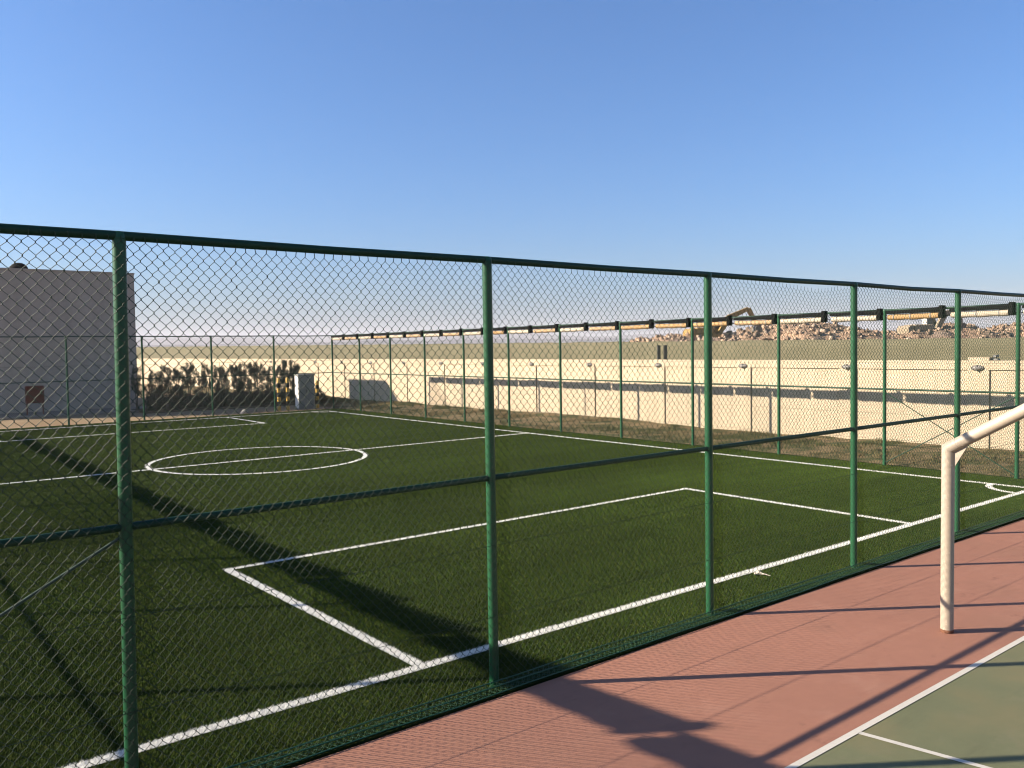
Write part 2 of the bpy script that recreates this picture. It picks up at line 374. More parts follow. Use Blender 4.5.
# turf pile: many small blades, coarser with distance from the camera side
def turf_blades():
    Vs = []; Ms = []
    def batch(n, x0, x1, y0, y1, wd, ht, jj):
        x = rng.uniform(x0, x1, n); y = rng.uniform(y0, y1, n)
        wh = line_mask(x, y, jj*(rng.random(n)-.35))
        a = rng.uniform(0, 2*math.pi, n); lean = rng.uniform(.1, .9, n)*ht
        ld = rng.normal(.9, 1.3, n)
        h = ht*rng.uniform(.55, 1.15, n); h = np.where(wh, h*.95, h); wv = wd*rng.uniform(.7, 1.3, n)
        bx = np.cos(a)*wv/2; by = np.sin(a)*wv/2
        z0 = np.where(wh, .007, .001)
        A = np.stack([x-bx, y-by, z0], -1); B = np.stack([x+bx, y+by, z0], -1)
        C = np.stack([x+np.cos(ld)*lean, y+np.sin(ld)*lean, h+.004], -1)
        Vs.append(np.stack([A, B, C], 1).reshape(-1, 3)); Ms.append(wh.astype(np.int32))
    # bands of distance in y; near end densest
    for y0, y1, dens, wd, ht, jj in ((5.73, 9, 11000, .0050, .020, .012), (9, 13, 7000, .0062, .020, .012), (13, 19, 4200, .0075, .020, .016), (19, 28, 2300, .010, .018, .045), (28, 39.6, 1300, .014, .018, .07)):
        batch(int((19.6-XL)*(y1-y0)*dens), XL+.1, 19.7, y0, y1, wd, ht, jj)
    V = np.concatenate(Vs); mm = np.concatenate(Ms)
    F = np.arange(len(V)).reshape(-1, 3)
    o = link(bpy.data.objects.new('turf_pile', raw_mesh('turf_pile', V, F, [M['blade'], M['blade_white']], mm)))
    tag(o, 'short green and white fibres of the artificial football turf', 'turf', kind='stuff')
turf_blades()

# ------------------------------------------------------------------ chain-link fences
CW, CH, WR = .0750, .084, .00245
def chain_mesh(L, h, top_fn=None, y_fn=None, name='mesh_panel', wr=WR, cw=CW, ch=CH, barb=True, wm='wire'):
    """woven diamond mesh in the local u(x)-z plane, u from 0 to L, z from 0 to h"""
    n = max(2, int(round(L/(cw/2)))); du = L/n; rows = int(round(h/(ch/2))); dz = h/rows
    k = np.arange(n)[:, None]; j = np.arange(rows+1)[None, :]
    side = ((k+j) % 2 == 1)
    U = (k + side)*du; Z = np.broadcast_to(j*dz, U.shape).astype(float)
    Yd = np.where(side, wr*.9, -wr*.9)*np.where(k % 2 == 0, 1, -1)
    U = U + rng.normal(0, .0016, U.shape); Z = Z + rng.normal(0, .0012, Z.shape)
    if top_fn is not None: Z = Z*(1 - top_fn(U)/h)       # droop of the upper edge
    if y_fn is not None: Yd = Yd + y_fn(U, Z)
    d = wr/.76
    # every corner of the weave is a short upright bend, so each row node becomes two rings
    P = np.stack([U, Yd, Z], -1); e = ch*.055
    lo = P.copy(); hi = P.copy(); lo[:, :, 2] -= e; hi[:, :, 2] += e
    lo[:, 0, 2] = P[:, 0, 2]; hi[:, -1, 2] = P[:, -1, 2]
    Q = np.stack([lo, hi], 2).reshape(n, 2*(rows+1), 3)
    ring = np.stack([Q+[d, 0, 0], Q+[0, wr, 0], Q-[d, 0, 0], Q-[0, wr, 0]], 2)
    V = ring.reshape(-1, 3); idx = np.arange(n*2*(rows+1)*4).reshape(n, 2*(rows+1), 4)
    F = []
    for a in range(4):
        b = (a+1) % 4
        F.append(np.stack([idx[:, :-1, a], idx[:, :-1, b], idx[:, 1:, b], idx[:, 1:, a]], -1).reshape(-1, 4))
    F = np.concatenate(F)
    if barb:                                              # twisted wire ends along the top edge
        tp = P[:, -1]; bv = []; bf = []; b0 = len(V)
        for i in range(0, n, 2):
            p = tp[i]; hgt = .028+.012*random.random(); ox = random.uniform(-.008, .008)
            base = b0+len(bv)
            for z_, x_ in ((0, 0), (hgt, ox)):
                for dx, dy in ((d, 0), (0, wr), (-d, 0), (0, -wr)): bv.append((p[0]+dx+x_, p[1]+dy, p[2]+z_))
            for a in range(4): bf.append((base+a, base+(a+1) % 4, base+4+(a+1) % 4, base+4+a))
        V = np.concatenate([V, np.array(bv)]); F = np.concatenate([F, np.array(bf)])
    return raw_mesh(name, V, F, M[wm], smooth=False)

def place(o, p, q, off=0.0, z=0.0):
    """put a panel that runs along local x from p to q (ground points)"""
    d = Vector((q[0]-p[0], q[1]-p[1], 0)); a = math.atan2(d.y, d.x)
    o.location = (p[0]+off*-math.sin(a), p[1]+off*math.cos(a), z); o.rotation_euler.z = a

post_me = None
def post_mesh(h, r=.043):
    m = MB(); m.tube([(0, 0, -.1), (0, 0, h-.022)], r, 18)
    m.lathe([(r, h-.021), (r*1.06, h-.018), (r*1.06, h+.004), (r*.8, h+.026), (.001, h+.034)], 18)
    return m.mesh('post', M['green_post'], True)
def ties(mb, p, q, n, z, off, r=.004):
    pass
def build_fence(label, pts, panels, rail_r, mesh_off, braces, wire_r=.0026, wires=(.64, 1.27, 2.5), near=False, orient=None):
    """pts: list of ground points of posts; panels: function (i, L) -> mesh"""
    c = Vector((*pts[0], 0))
    root = empty('chain_link_fence', c); tag(root, label, 'fence')
    pmesh = post_mesh(H)
    loc = lambda x, y, z: (x-c.x, y-c.y, z)
    for i, (x, y) in enumerate(pts):
        o = bpy.data.objects.new('post', pmesh); o.location = loc(x, y, 0); link(o, root)
        o.rotation_euler = (random.uniform(-.002, .002), .0105 if near and i == 1 else random.uniform(-.0015, .0015), random.uniform(0, 6.28))
        o.rotation_mode = 'ZYX'
    P, Q = pts[0], pts[-1]
    m = MB(); 
    tp = []
    for i, (x, y) in enumerate(pts):
        tp.append(loc(x, y, H))
        if i < len(pts)-1: tp.append(loc((x+pts[i+1][0])/2, (y+pts[i+1][1])/2, H-random.uniform(.004, .016)))
    m.tube(tp, rail_r, 12); m.obj('top_rail', M['green_rail'], root)
    m = MB(); m.tube([loc(*P, HM), loc(*Q, HM)], rail_r*.85, 12); m.obj('mid_rail', M['green_rail'], root)
    d = Vector((Q[0]-P[0], Q[1]-P[1], 0)).normalized(); nrm = Vector((-d.y, d.x, 0))*mesh_off
    for wz in wires:
        m = MB(); seg = []
        for i, (x, y) in enumerate(pts):
            seg.append(Vector(loc(x, y, wz))+nrm*1.1)
            if i < len(pts)-1:
                x2, y2 = pts[i+1]; seg.append(Vector(loc((x+x2)/2, (y+y2)/2, wz-.012*random.random()))+nrm*1.1)
        m.tube(seg, wire_r, 5); m.obj('tension_wire', M['wire'], root)
    for i in range(len(pts)-1):
        L = math.dist(pts[i], pts[i+1])
        o = bpy.data.objects.new('mesh_panel', panels(i, L)); place(o, pts[i], pts[i+1], mesh_off, .02)
        o.location.x -= c.x; o.location.y -= c.y; link(o, root)
    for (i, j) in braces:                                 # diagonal rods: (post index high, post index low)
        a = Vector(loc(*pts[i], HM-.06)); b = Vector(loc(*pts[j], .06)); m = MB(); m.tube([a-nrm*.2, b-nrm*.2], .011, 8)
        m.obj('brace_rod', M['rod'] if near else M['green_rail'], root)
    return root, c

near_pts = [(x, YF) for x in NX]
def near_panel(i, L):
    amp = [.02, .05, .045, .085, .05, .07, .05][i]; pk = [.5, .45, .4, .68, .5, .55, .5][i]
    ph = random.uniform(0, 6)
    def droop(U):
        t = U/L; s = np.clip(np.where(t < pk, t/pk, (1-t)/(1-pk)), 0, 1)
        return .03+amp*s**.8*(1+.15*np.sin(9*t+ph))
    def belly(U, Z):
        t = U/L
        return -.018*np.sin(math.pi*t)*np.sin(math.pi*np.clip(Z/H*2 % 1.0, 0, 1)) - .012*np.exp(-Z/.12)
    return chain_mesh(L, H-.02, droop, belly)
near_root, nc = build_fence('near green chain-link fence beside the red court, its mesh drooping from the top rail', near_pts, near_panel, .031, -.052, [(1, 0)], near=True, wires=(.64, 1.27))
# mesh folded out over the turf edge at the foot of the fence
for (yy, zz, an, hh) in ((-.055, .066, 106, .155), (-.075, .045, 96, .12)):
    sk = chain_mesh(XR-XL, hh, None, None, 'mesh_skirt', WR*1.3, .06, .06, False, 'skirt_wire')
    o = bpy.data.objects.new('mesh_skirt', sk); o.location = (0, yy, zz); o.rotation_euler.x = R(an); link(o, near_root)
for yy, zz in ((-.062, .068), (-.125, .048), (-.205, .030)):
    m = MB(); n_ = 30
    m.tube([(i*(XR-XL)/n_, yy+random.uniform(-.006, .006), zz+random.uniform(-.006, .006)) for i in range(n_+1)], .005, 6)
    m.obj('bottom_wire', M['green_post'], near_root)

side_mesh = chain_mesh(2.949, H-.02, lambda U: .03+0*U)
side_end = chain_mesh(SY[11]-SY[12], H-.02, lambda U: .03+0*U)
side_pts = [(XR, y) for y in SY]
build_fence('right-hand green chain-link fence along the pitch, with shade rolls on its top rail', side_pts, lambda i, L: side_mesh if i < 11 else side_end, .027, .052, [(10, 11), (11, 10)])
left_pts = [(XL, y) for y in SY]
build_fence('left-hand green chain-link fence that throws its shadow over the pitch', left_pts, lambda i, L: side_mesh if i < 11 else side_end, .030, -.052, [])
far_mesh = chain_mesh(3.067, H-.02, lambda U: .03+0*U)
far_pts = [(x, YB) for x in FX]
build_fence('far green chain-link fence behind the goal line in front of the grey building', far_pts, lambda i, L: far_mesh, .024, .05, [], wire_r=.006, wires=(2.5,))

# rolled shades on the two side fences: two rolls to every bay
def roll_parts(col):
    Lr = 1.20
    a = MB(); n = 10
    pts = [(random.uniform(-.004, .004), -Lr/2+Lr*i/n, -.005*math.sin(math.pi*i/n)) for i in range(n+1)]
    rad = [.070+.007*math.sin(i*1.7) for i in range(n+1)]; a.tube(pts, rad, 14)
    roll = a.mesh('fabric_roll', M[col], True)
    b = MB(); V = []                                      # black cover, deeper towards the near end
    for yy, lo, hi in ((Lr/2+.02, .078, .150), (-Lr/2-.012, .074, .188)):
        V += [(-.085, yy, lo), (.06, yy, lo), (.065, yy, (lo+hi)/2), (.035, yy, hi), (-.05, yy, hi), (-.09, yy, (lo+hi)/2)]
    b.add(V, [[0, 1, 2, 3, 4, 5], [11, 10, 9, 8, 7, 6]]+[[i, (i+1) % 6, 6+(i+1) % 6, 6+i] for i in range(6)])
    cover = b.mesh('cover_strip', M['black'], False)
    c = MB(); c.box(-.09, .075, -Lr/2-.115, -Lr/2-.014, -.066, .222, bev=.015)
    endb = c.mesh('end_bracket', M['black'], False)
    straps = []
    for yy in (-.42, .05, .45):
        d = MB(); d.lathe([(.078, -.012), (.0795, -.01), (.0795, .01), (.078, .012)], 14, c=(0, yy, 0), M=Matrix.Rotation(R(90), 3, 'X'))
        straps.append(('strap', d.mesh('strap', M['strap_grey'], True)))
    e = MB(); e.tube([(0, -Lr/2-.22, -.01), (0, Lr/2+.06, -.01)], .012, 8)
    rod = e.mesh('spindle', M['black'], True)
    return [('fabric_roll', roll), ('cover_strip', cover), ('end_bracket', endb), ('spindle', rod)]+straps
kits = {c: roll_parts(c) for c in ('gold', 'cream_roll', 'orange_roll')}
ordn = ['first', 'second', 'third', 'fourth', 'fifth', 'sixth', 'seventh', 'eighth', 'ninth', 'tenth', 'eleventh', 'twelfth']
cname = {'gold': 'golden', 'cream_roll': 'cream', 'orange_roll': 'tan'}
def roll(x, y, col, label, group, dz=0.0, tilt=0.0, sz=1.0):
    root = empty('shade_roll', (x, y, 3.590+dz)); tag(root, label, 'rolled shade', group); root.rotation_euler.x = tilt; root.scale.z = sz
    for nme, me in kits[col]: link(bpy.data.objects.new(nme, me), root)
seq_near = {10: ['cream_roll', 'gold'], 9: ['cream_roll', 'cream_roll'], 8: ['gold', 'orange_roll'], 7: ['gold', 'gold'], 6: ['cream_roll', 'orange_roll'], 5: ['cream_roll', 'cream_roll']}
for k in range(12):
    y1, y0 = SY[k], SY[k+1]
    halves = (0, 1) if k < 11 else (0,)
    for hlf in halves:
        Lb = (y1-y0)/len(halves); yc = y1 - Lb*(hlf+.5)
        if k == 10: col = ['gold', 'cream_roll'][hlf]
        elif k == 9: col = ['cream_roll', 'cream_roll'][hlf]
        elif k == 8: col = ['gold', 'orange_roll'][hlf]
        elif k == 7: col = ['gold', 'gold'][hlf]
        else: col = ['cream_roll', 'orange_roll', 'cream_roll', 'orange_roll', 'cream_roll', 'gold'][(2*k+hlf*3) % 6]
        n_ = 11-k
        if k == 11: lab = f'{cname[col]} shade roll at the near corner end of the right-hand fence'
        else: lab = f'{cname[col]} shade roll on right-hand fence, {"nearer" if hlf else "farther"} half of {ordn[n_-1]} bay from right'
        roll(XR-.02, yc+.04, col, lab, 'shade rolls along the top of the right-hand fence', tilt=R(random.uniform(-.6, .6)))
        roll(XL+.02, yc+.04, col, 'rolled shade on the left-hand fence, known by its shadow on the turf', 'shade rolls along the top of the left-hand fence', tilt=R(random.uniform(-2.6, -.6)), sz=1.2)

# ------------------------------------------------------------------ boundary wall with piers and lamps
LINES = [9.63-3.75*i for i in range(7, 0, -1)]+[9.63, 13.38, 17.14, 20.93, 24.64, 28.34, 31.95, 35.58, 39.22, 42.86, 46.5]+[46.5+3.65*i for i in range(1, 20)]
PIER = [y+.27 for y in LINES]                         # pier centres along y
wy0, wy1 = PIER[0], PIER[-1]
wroot = empty('boundary_wall', (XW, wy0, 0)); tag(wroot, 'long cream rendered boundary wall with recessed panels along the right side', 'wall')
pmed = {}
for i, yc in enumerate(PIER):
    raised = abs(yc-9.90) < .01
    pw = .27; ztop = 2.55 if raised else 2.47
    m = MB(); m.box(0, .30, yc-pw-wy0, yc+pw-wy0, -.4, ztop)
    m.obj('pier', M['cream_wall'], wroot, smooth=False)
    if i < len(PIER)-1:
        y0 = yc+pw-wy0; y1 = PIER[i+1]-.27-wy0
        m = MB(); m.box(.045, .255, y0+.002, y1-.002, -.4, 2.215)
        m.box(0, .30, y0+.002, y1-.002, 2.215+.002, 2.466)
        m.obj('wall_panel', M['cream_wall'], wroot, smooth=False)
a = MB()
a.lathe([(.001, .095), (.06, .085), (.105, .055), (.122, .02), (.128, 0)], 20)
for an in range(0, 360, 45):
    pass
lens_me = a.mesh('lens', M['lamp_glass'], True)
b = MB(); b.lathe([(.15, -.005), (.152, .02), (.135, .045), (.124, .048), (.124, .0)], 20); b.box(-.155, .155, -.012, .012, .035, .098, bev=.004)
base_me = b.mesh('lamp_housing', M['grey_lamp'], True)
lam = [y for y in PIER if -1 < y < 60]
for i, yc in enumerate(lam):
    root = empty('wall_lamp', (XW-.003, yc+.02, 2.265)); root.rotation_euler = (0, R(-90), 0)
    root.scale = (.52, 1.12, .9)
    nlab = len(lam)-i
    vis = [y for y in lam if y > 9]
    if yc > 9:
        kx = vis.index(yc); lab = f'oval grey bulkhead lamp on a cream wall pier, {ordn[kx] if kx < 12 else "farthest"} lamp from the right' if kx < 12 else 'small oval bulkhead lamp on a distant pier of the cream wall'
    else: lab = 'oval grey bulkhead lamp on a cream wall pier outside the right edge'
    tag(root, lab, 'wall lamp', 'bulkhead lamps on the boundary wall')
    link(bpy.data.objects.new('lens', lens_me), root); link(bpy.data.objects.new('lamp_housing', base_me), root)
# small camera box on the wall top beside the raised pier
m = MB(); m.box(-.05, .09, -.06, .06, 0, .05, bev=.012); m.tube([(0, 0, .05), (-.02, 0, .10)], .02, 8); m.box(-.12, .06, -.045, .045, .08, .15, bev=.015)
o = m.obj('wall_top_fitting', M['grey_lamp']); o.location = (XW+.12, 9.50, 2.466); tag(o, 'small grey fitting sitting on the wall top beside the raised pier', 'fitting')

# ------------------------------------------------------------------ building, far left
BX, BY = 12.58, 49.3
br = empty('building', (BX, BY, 0)); tag(br, 'tall plain grey windowless building in shade behind the far fence', 'building')
bl = -12.0
m = MB(); m.box(bl, 0, 0, 4.4, -.3, 7.34); m.obj('wall', M['building'], br, smooth=False)
m = MB(); m.box(bl-.03, .03, -.03, .17, 7.342, 7.42); m.box(bl-.03, .03, 4.25, 4.45, 7.342, 7.42); m.box(bl-.03, .17+bl, .172, 4.248, 7.342, 7.42); m.box(-.17, .03, .172, 4.248, 7.342, 7.42)
m.obj('parapet', M['building'], br, smooth=False)
m = MB(); m.box(bl+.2, -.2, 4.402, 14, -.3, 6.35); m.obj('rear_wing', M['building'], br, smooth=False)
m = MB(); m.box(bl+.17, -.17, .17, 4.25, 7.343, 7.36); m.obj('roof', M['roofing'], br, smooth=False)
vx = 7.35-BX
m = MB(); m.lathe([(.42, 7.361), (.42, 7.52), (.40, 7.58), (.30, 7.70), (.16, 7.77), (.001, 7.79)], 20, c=(7.2, 50.2, 0))
o = m.obj('roof_vent', M['black']); tag(o, 'dark domed vent on the roof of the grey building', 'roof vent')

# red hose cabinet on legs in front of the building
m0 = empty('hose_cabinet', (7.22, 47.1, -.06)); m0.scale = (.80, .8, .95); tag(m0, 'dark red fire hose cabinet on legs in front of the grey building', 'hose cabinet')
m = MB(); m.box(-.50, .50, -.16, .16, .72, 1.62, bev=.02); m.obj('cabinet_body', M['red_box'], m0, smooth=False)
m = MB(); m.box(-.44, .44, -.185, -.163, .78, 1.56, bev=.008); d = m.obj('door', M['red_box'], m0, smooth=False)
m = MB(); m.box(.30, .34, -.215, -.187, 1.12, 1.24, bev=.006); m.obj('handle', M['black'], d, smooth=False)
for sx in (-.44, .44):
    m = MB(); m.box(sx-.035, sx+.035, -.05, .05, -.05, .719); m.obj('leg', M['red_box'], m0, smooth=False)

# grey utility cabinet and striped posts by the far corner
cb = empty('utility_cabinet', (18.55, 40.75, 0)); tag(cb, 'pale grey utility cabinet by the far corner, its sunlit side brightened with white', 'cabinet')
cb.rotation_euler.z = R(-6)
m = MB(); m.box(-.42, .42, -.28, .28, .06, 1.74, bev=.015); m.obj('cabinet_body', M['cabinet'], cb, smooth=False)
m = MB(); m.box(-.46, .46, -.32, .32, 1.741, 1.80, bev=.015); m.obj('cabinet_roof', M['cabinet'], cb, smooth=False)
m = MB(); m.box(-.38, -.005, -.302, -.283, .14, 1.68, bev=.006); d1 = m.obj('door', M['cabinet'], cb, smooth=False)
m = MB(); m.box(.005, .38, -.302, -.283, .14, 1.68, bev=.006); m.obj('door', M['cabinet'], cb, smooth=False)
m = MB(); m.box(-.05, -.025, -.33, -.304, .86, 1.0); m.obj('handle', M['black'], d1, smooth=False)
m = MB(); m.box(-.436, -.422, -.265, .265, .08, 1.72); m.obj('sunlit_side_face', M['sunlit_side_white'], cb, smooth=False)  # added white sheet: sunlight on the grey cabinet's left side put into colour
m = MB(); m.box(-.45, .45, -.31, .31, -.05, .059); m.obj('plinth', M['concrete'], cb, smooth=False)
def bollard(x, y, h, lab, r=.085):
    root = empty('striped_post', (x, y, 0)); tag(root, lab, 'bollard', 'yellow and black striped posts by the far corner')
    nb = 7; hh = h/nb
    for i in range(nb):
        m = MB(); z0, z1 = i*hh+.001-(.06 if i == 0 else 0), (i+1)*hh-.001
        m.lathe([(.001, z0), (r, z0), (r, z1), (.001, z1)] if i < nb-1 else [(.001, z0), (r, z0), (r, z1), (r*.8, z1+.035), (.001, z1+.05)], 16)
        m.obj('band', M[('yellow', 'black')[i % 2]], root)
bollard(17.05, 40.55, 1.62, 'left post of the yellow and black striped pair beside the grey cabinet')
bollard(17.52, 40.55, 1.62, 'yellow and black striped post standing next to the grey cabinet, right of the pair')
bollard(19.35, 41.0, 1.40, 'lone yellow and black striped post right of the grey cabinet')

# ------------------------------------------------------------------ vegetation behind the far fence
def leaves(centers, n, rad, size, mi=None):
    """n leaf quads scattered round each centre"""
    C = np.repeat(np.asarray(centers, float), n, 0); k = len(C)
    d = rng.normal(0, 1, (k, 3)); d /= np.linalg.norm(d, axis=1)[:, None]
    p = C + d*(rng.random(k)**.5)[:, None]*np.asarray(rad)
    a = rng.normal(0, 1, (k, 3)); a /= np.linalg.norm(a, axis=1)[:, None]
    b = np.cross(a, rng.normal(0, 1, (k, 3))); b /= np.linalg.norm(b, axis=1)[:, None]
    s = size*rng.uniform(.6, 1.3, k)[:, None]
    V = np.stack([p-a*s, p+b*s*.35, p+a*s, p-b*s*.35], 1).reshape(-1, 3)
    return V, np.arange(len(V)).reshape(-1, 4)
def shrub(x, y, h, wd, lab, dens):
    root = empty('shrub', (x, y, 0)); tag(root, lab, 'shrub', 'row of young shrubs behind the far fence')
    m = MB(); tips = []
    for s_ in range(random.randint(3, 5)):
        a = random.uniform(0, 6.28); t = random.uniform(.3, 1)*wd*.5
        top = (math.cos(a)*t, math.sin(a)*t, h*random.uniform(.78, .98)); mid = (top[0]*.35, top[1]*.35, h*.45)
        m.tube([(top[0]*.1, top[1]*.1, -.05), mid, top], [.026, .018, .006], 6)
        for q_ in range(7):
            f = random.uniform(.30, 1.02); px = mid[0]+(top[0]-mid[0])*(f-.4)/.6; py = mid[1]+(top[1]-mid[1])*(f-.4)/.6
            e = (px+random.uniform(-.5, .5)*wd*.8, py+random.uniform(-.5, .5)*wd*.8, h*f+random.uniform(0, .15))
            m.tube([(px, py, h*f*.93), e], [.008, .003], 4, cap=False); tips.append(e)
    m.obj('trunk', M['bark'], root)
    V, F = leaves(tips, dens, (.11, .11, .20), .045)
    link(bpy.data.objects.new('crown', raw_mesh('crown', V, F, M['leaf'])), root)
ordn2 = ordn+['thirteenth', 'fourteenth', 'fifteenth', 'sixteenth', 'seventeenth', 'eighteenth']
sx = np.linspace(11.9, 20.4, 18)
for i, x in enumerate(sx):
    h = [2.35, 2.1, 2.2, 2.4, 2.3, 2.5, 2.15, 2.25, 2.2, 2.3, 2.35, 2.5, 2.2, 2.3, 2.35, 2.4, 2.3, 2.2][i]*random.uniform(.84, 1.0)
    shrub(x+random.uniform(-.12, .12), 46.3+random.uniform(-.35, .35), h, random.uniform(.5, .8),
          f'leafy young shrub in the row behind the far fence, {ordn2[i]} from the left', random.randint(80, 120))
# dark low hedge under the shrubs
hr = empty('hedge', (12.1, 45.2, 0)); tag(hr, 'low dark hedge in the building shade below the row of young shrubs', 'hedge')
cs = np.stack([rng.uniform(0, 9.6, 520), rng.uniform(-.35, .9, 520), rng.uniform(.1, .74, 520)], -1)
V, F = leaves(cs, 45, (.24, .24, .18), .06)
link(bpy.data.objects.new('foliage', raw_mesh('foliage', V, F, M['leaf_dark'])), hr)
m = MB()
for i in range(29):
    x = .15+i*.32; m.tube([(x, .2, -.05), (x+random.uniform(-.1, .1), .3, .55)], [.02, .008], 6)
m.obj('stems', M['bark'], hr)
m = MB(); m.box(11.7, 21.9, 44.5, 47.4, -.2, .065)
tag(m.obj('planting_bed', M['dark_soil'], smooth=False), kind='structure')
# dry grass and weeds on the verge
def tufts():
    n = 9000; x = 19.85+3.8*rng.random(n)**.8; y = rng.uniform(3, 55, n)
    keep = (vnoise(x, y, .9, 21)+.35*vnoise(x, y, 3, 22)) > .62
    x, y = x[keep], y[keep]; n = len(x); k = 7
    X = np.repeat(x, k)+rng.normal(0, .05, n*k); Y = np.repeat(y, k)+rng.normal(0, .05, n*k); Z = vz(X, Y)
    hgt = rng.uniform(.04, .13, n*k); a = rng.uniform(0, 6.28, n*k); wv = .008
    A = np.stack([X-np.cos(a)*wv, Y-np.sin(a)*wv, Z-.01], -1); B = np.stack([X+np.cos(a)*wv, Y+np.sin(a)*wv, Z-.01], -1)
    C = np.stack([X+rng.normal(0, .04, n*k), Y+rng.normal(0, .04, n*k), Z+hgt], -1)
    V = np.stack([A, B, C], 1).reshape(-1, 3); F = np.arange(len(V)).reshape(-1, 3)
    fm = (np.repeat(vnoise(x, y, .5, 30), k)+rng.normal(0, .1, n*k) > .5).astype(int)
    o = link(bpy.data.objects.new('verge_grass', raw_mesh('verge_grass', V, F, [M['dry_grass'], M['olive_grass']], fm)))
    tag(o, 'dry grass and weeds on the dirt verge at the foot of the cream wall', 'grass', kind='stuff')
tufts()

# ------------------------------------------------------------------ hoarding fence, rubble, diggers, hills
HX = 48.0
hroot = empty('hoarding_fence', (HX, -20, 0)); tag(hroot, 'long olive shade-net hoarding on posts beyond the cream wall', 'hoarding')
ys = np.arange(0, 236, 4.2)
ztop = lambda y: 3.10+.0072*max(0, y-30)+.0*y
V = []; F = []; ns = 6
Yl = np.arange(0, 231.01, .7); Zt = np.array([ztop(y) for y in Yl]); t_ = (Yl/4.2) % 1
sag = .05*np.sin(math.pi*t_)
rows = 7
for r_ in range(rows):
    f = r_/(rows-1)
    V.append(np.stack([.06*np.sin(Yl*1.7+r_)*np.sin(math.pi*t_)+.03*rng.normal(0, 1, len(Yl)), Yl, f*(Zt-sag)], -1))
V = np.array(V); nY = len(Yl); idx = np.arange(rows*nY).reshape(rows, nY)
F = np.stack([idx[:-1, :-1], idx[:-1, 1:], idx[1:, 1:], idx[1:, :-1]], -1).reshape(-1, 4)
nb = raw_mesh('netting', V.reshape(-1, 3), F, M['netting'], smooth=True); o = link(bpy.data.objects.new('netting', nb), hroot)
sm = o.modifiers.new('thickness', 'SOLIDIFY'); sm.thickness = .02
for y in ys:
    m = MB(); m.tube([(.11, y, -.2), (.11, y, ztop(y)+.03)], .04, 8); m.obj('post', M['net_post'], hroot)
# pair of dark posts with a pale block in front of the hoarding
r0 = empty('twin_post', (42.4, 37.55, 0)); tag(r0, 'pair of dark short posts standing before the olive hoarding', 'post')
r0.rotation_euler.z = R(-38)
for dx in (-.22, .22):
    m = MB(); m.box(dx-.11, dx+.11, -.1, .1, 0, 3.02, bev=.02); m.obj('upright', M['digger_dark'], r0, smooth=False)
m = MB(); m.box(-.5, .5, -.14, .14, 1.55, 1.75, bev=.02); m.obj('cross_piece', M['far_white'], r0, smooth=False)

def frame_pt(s, d, z=0.0):   # a point s metres across and d metres out along the viewing direction of the site, for layout
    a = Vector((math.cos(YAW), math.sin(YAW), 0)); b = Vector((math.sin(YAW), -math.cos(YAW), 0))
    p = a*d+b*s; return Vector((p.x, p.y, z))
prof_s = np.array([2, 8, 12.5, 15, 20, 24, 28, 33, 36, 39, 42, 46, 50, 54, 57, 59, 62, 66, 74, 84, 95])
prof_z = np.array([.6, 1.6, 3.3, 4.2, 4.4, 4.3, 4.9, 5.35, 5.2, 5.0, 4.7, 4.75, 4.85, 4.8, 4.4, 4.7, 5.9, 7.0, 7.4, 6, 3])
ns_, nd_ = 260, 60
Sg, Dg = np.meshgrid(np.linspace(2, 95, ns_), np.linspace(84, 118, nd_))
Hh = np.interp(Sg, prof_s, prof_z); tt = (Dg-84)/34
env = np.clip(np.sin(np.clip(tt*1.15, 0, 1)*math.pi)**.6, 0, 1)
Zg = Hh*env*(.82+.30*vnoise(Sg, Dg, .22, 40)) + .7*(vnoise(Sg, Dg, .6, 41)-.5) + .45*(vnoise(Sg, Dg, 1.5, 42)-.5) - .25
aa = np.array([math.cos(YAW), math.sin(YAW)]); bb = np.array([math.sin(YAW), -math.cos(YAW)])
PX = aa[0]*Dg+bb[0]*Sg; PY = aa[1]*Dg+bb[1]*Sg
V = np.stack([PX, PY, Zg], -1).reshape(-1, 3); i = np.arange(ns_*nd_).reshape(nd_, ns_)
F = np.stack([i[:-1, :-1], i[:-1, 1:], i[1:, 1:], i[1:, :-1]], -1).reshape(-1, 4)
o = link(bpy.data.objects.new('rubble_mound', raw_mesh('rubble_mound', V, F, M['rubble'])))
tag(o, kind='structure')
# broken blocks lying on the mound
cube = np.array([(x, y, z_) for x in (-1, 1) for y in (-1, 1) for z_ in (-1, 1)], float)
cf = np.array([[0, 1, 3, 2], [4, 6, 7, 5], [0, 4, 5, 1], [2, 3, 7, 6], [0, 2, 6, 4], [1, 5, 7, 3]])
nR = 7000; VV = []; FF = []; MM = []
for k in range(nR):
    a_ = random.randrange(int(nd_*.65)); b_ = random.randrange(ns_)
    sz = random.choice([.06, .08, .1, .12, .16, .2, .26])*random.uniform(.7, 1.3)
    q_ = cube*rng.uniform(.35, 1.1, 3)*sz*(1+rng.normal(0, .16, (8, 3)))
    Rm = np.array(Matrix.Rotation(random.uniform(0, 6.28), 3, Vector(rng.normal(0, 1, 3)).normalized()))
    VV.append(q_ @ Rm.T + np.array([PX[a_, b_], PY[a_, b_], Zg[a_, b_]+sz*.1])); FF.append(cf+8*k); MM += [random.choice([0, 0, 0, 1, 2])]*6
o = link(bpy.data.objects.new('rubble_blocks', raw_mesh('rubble_blocks', np.concatenate(VV), np.concatenate(FF), [M['rock_a'], M['rock_b'], M['rock_c']], MM)))
tag(o, 'broken concrete and stone rubble heaped beyond the olive hoarding', 'rubble', kind='stuff')

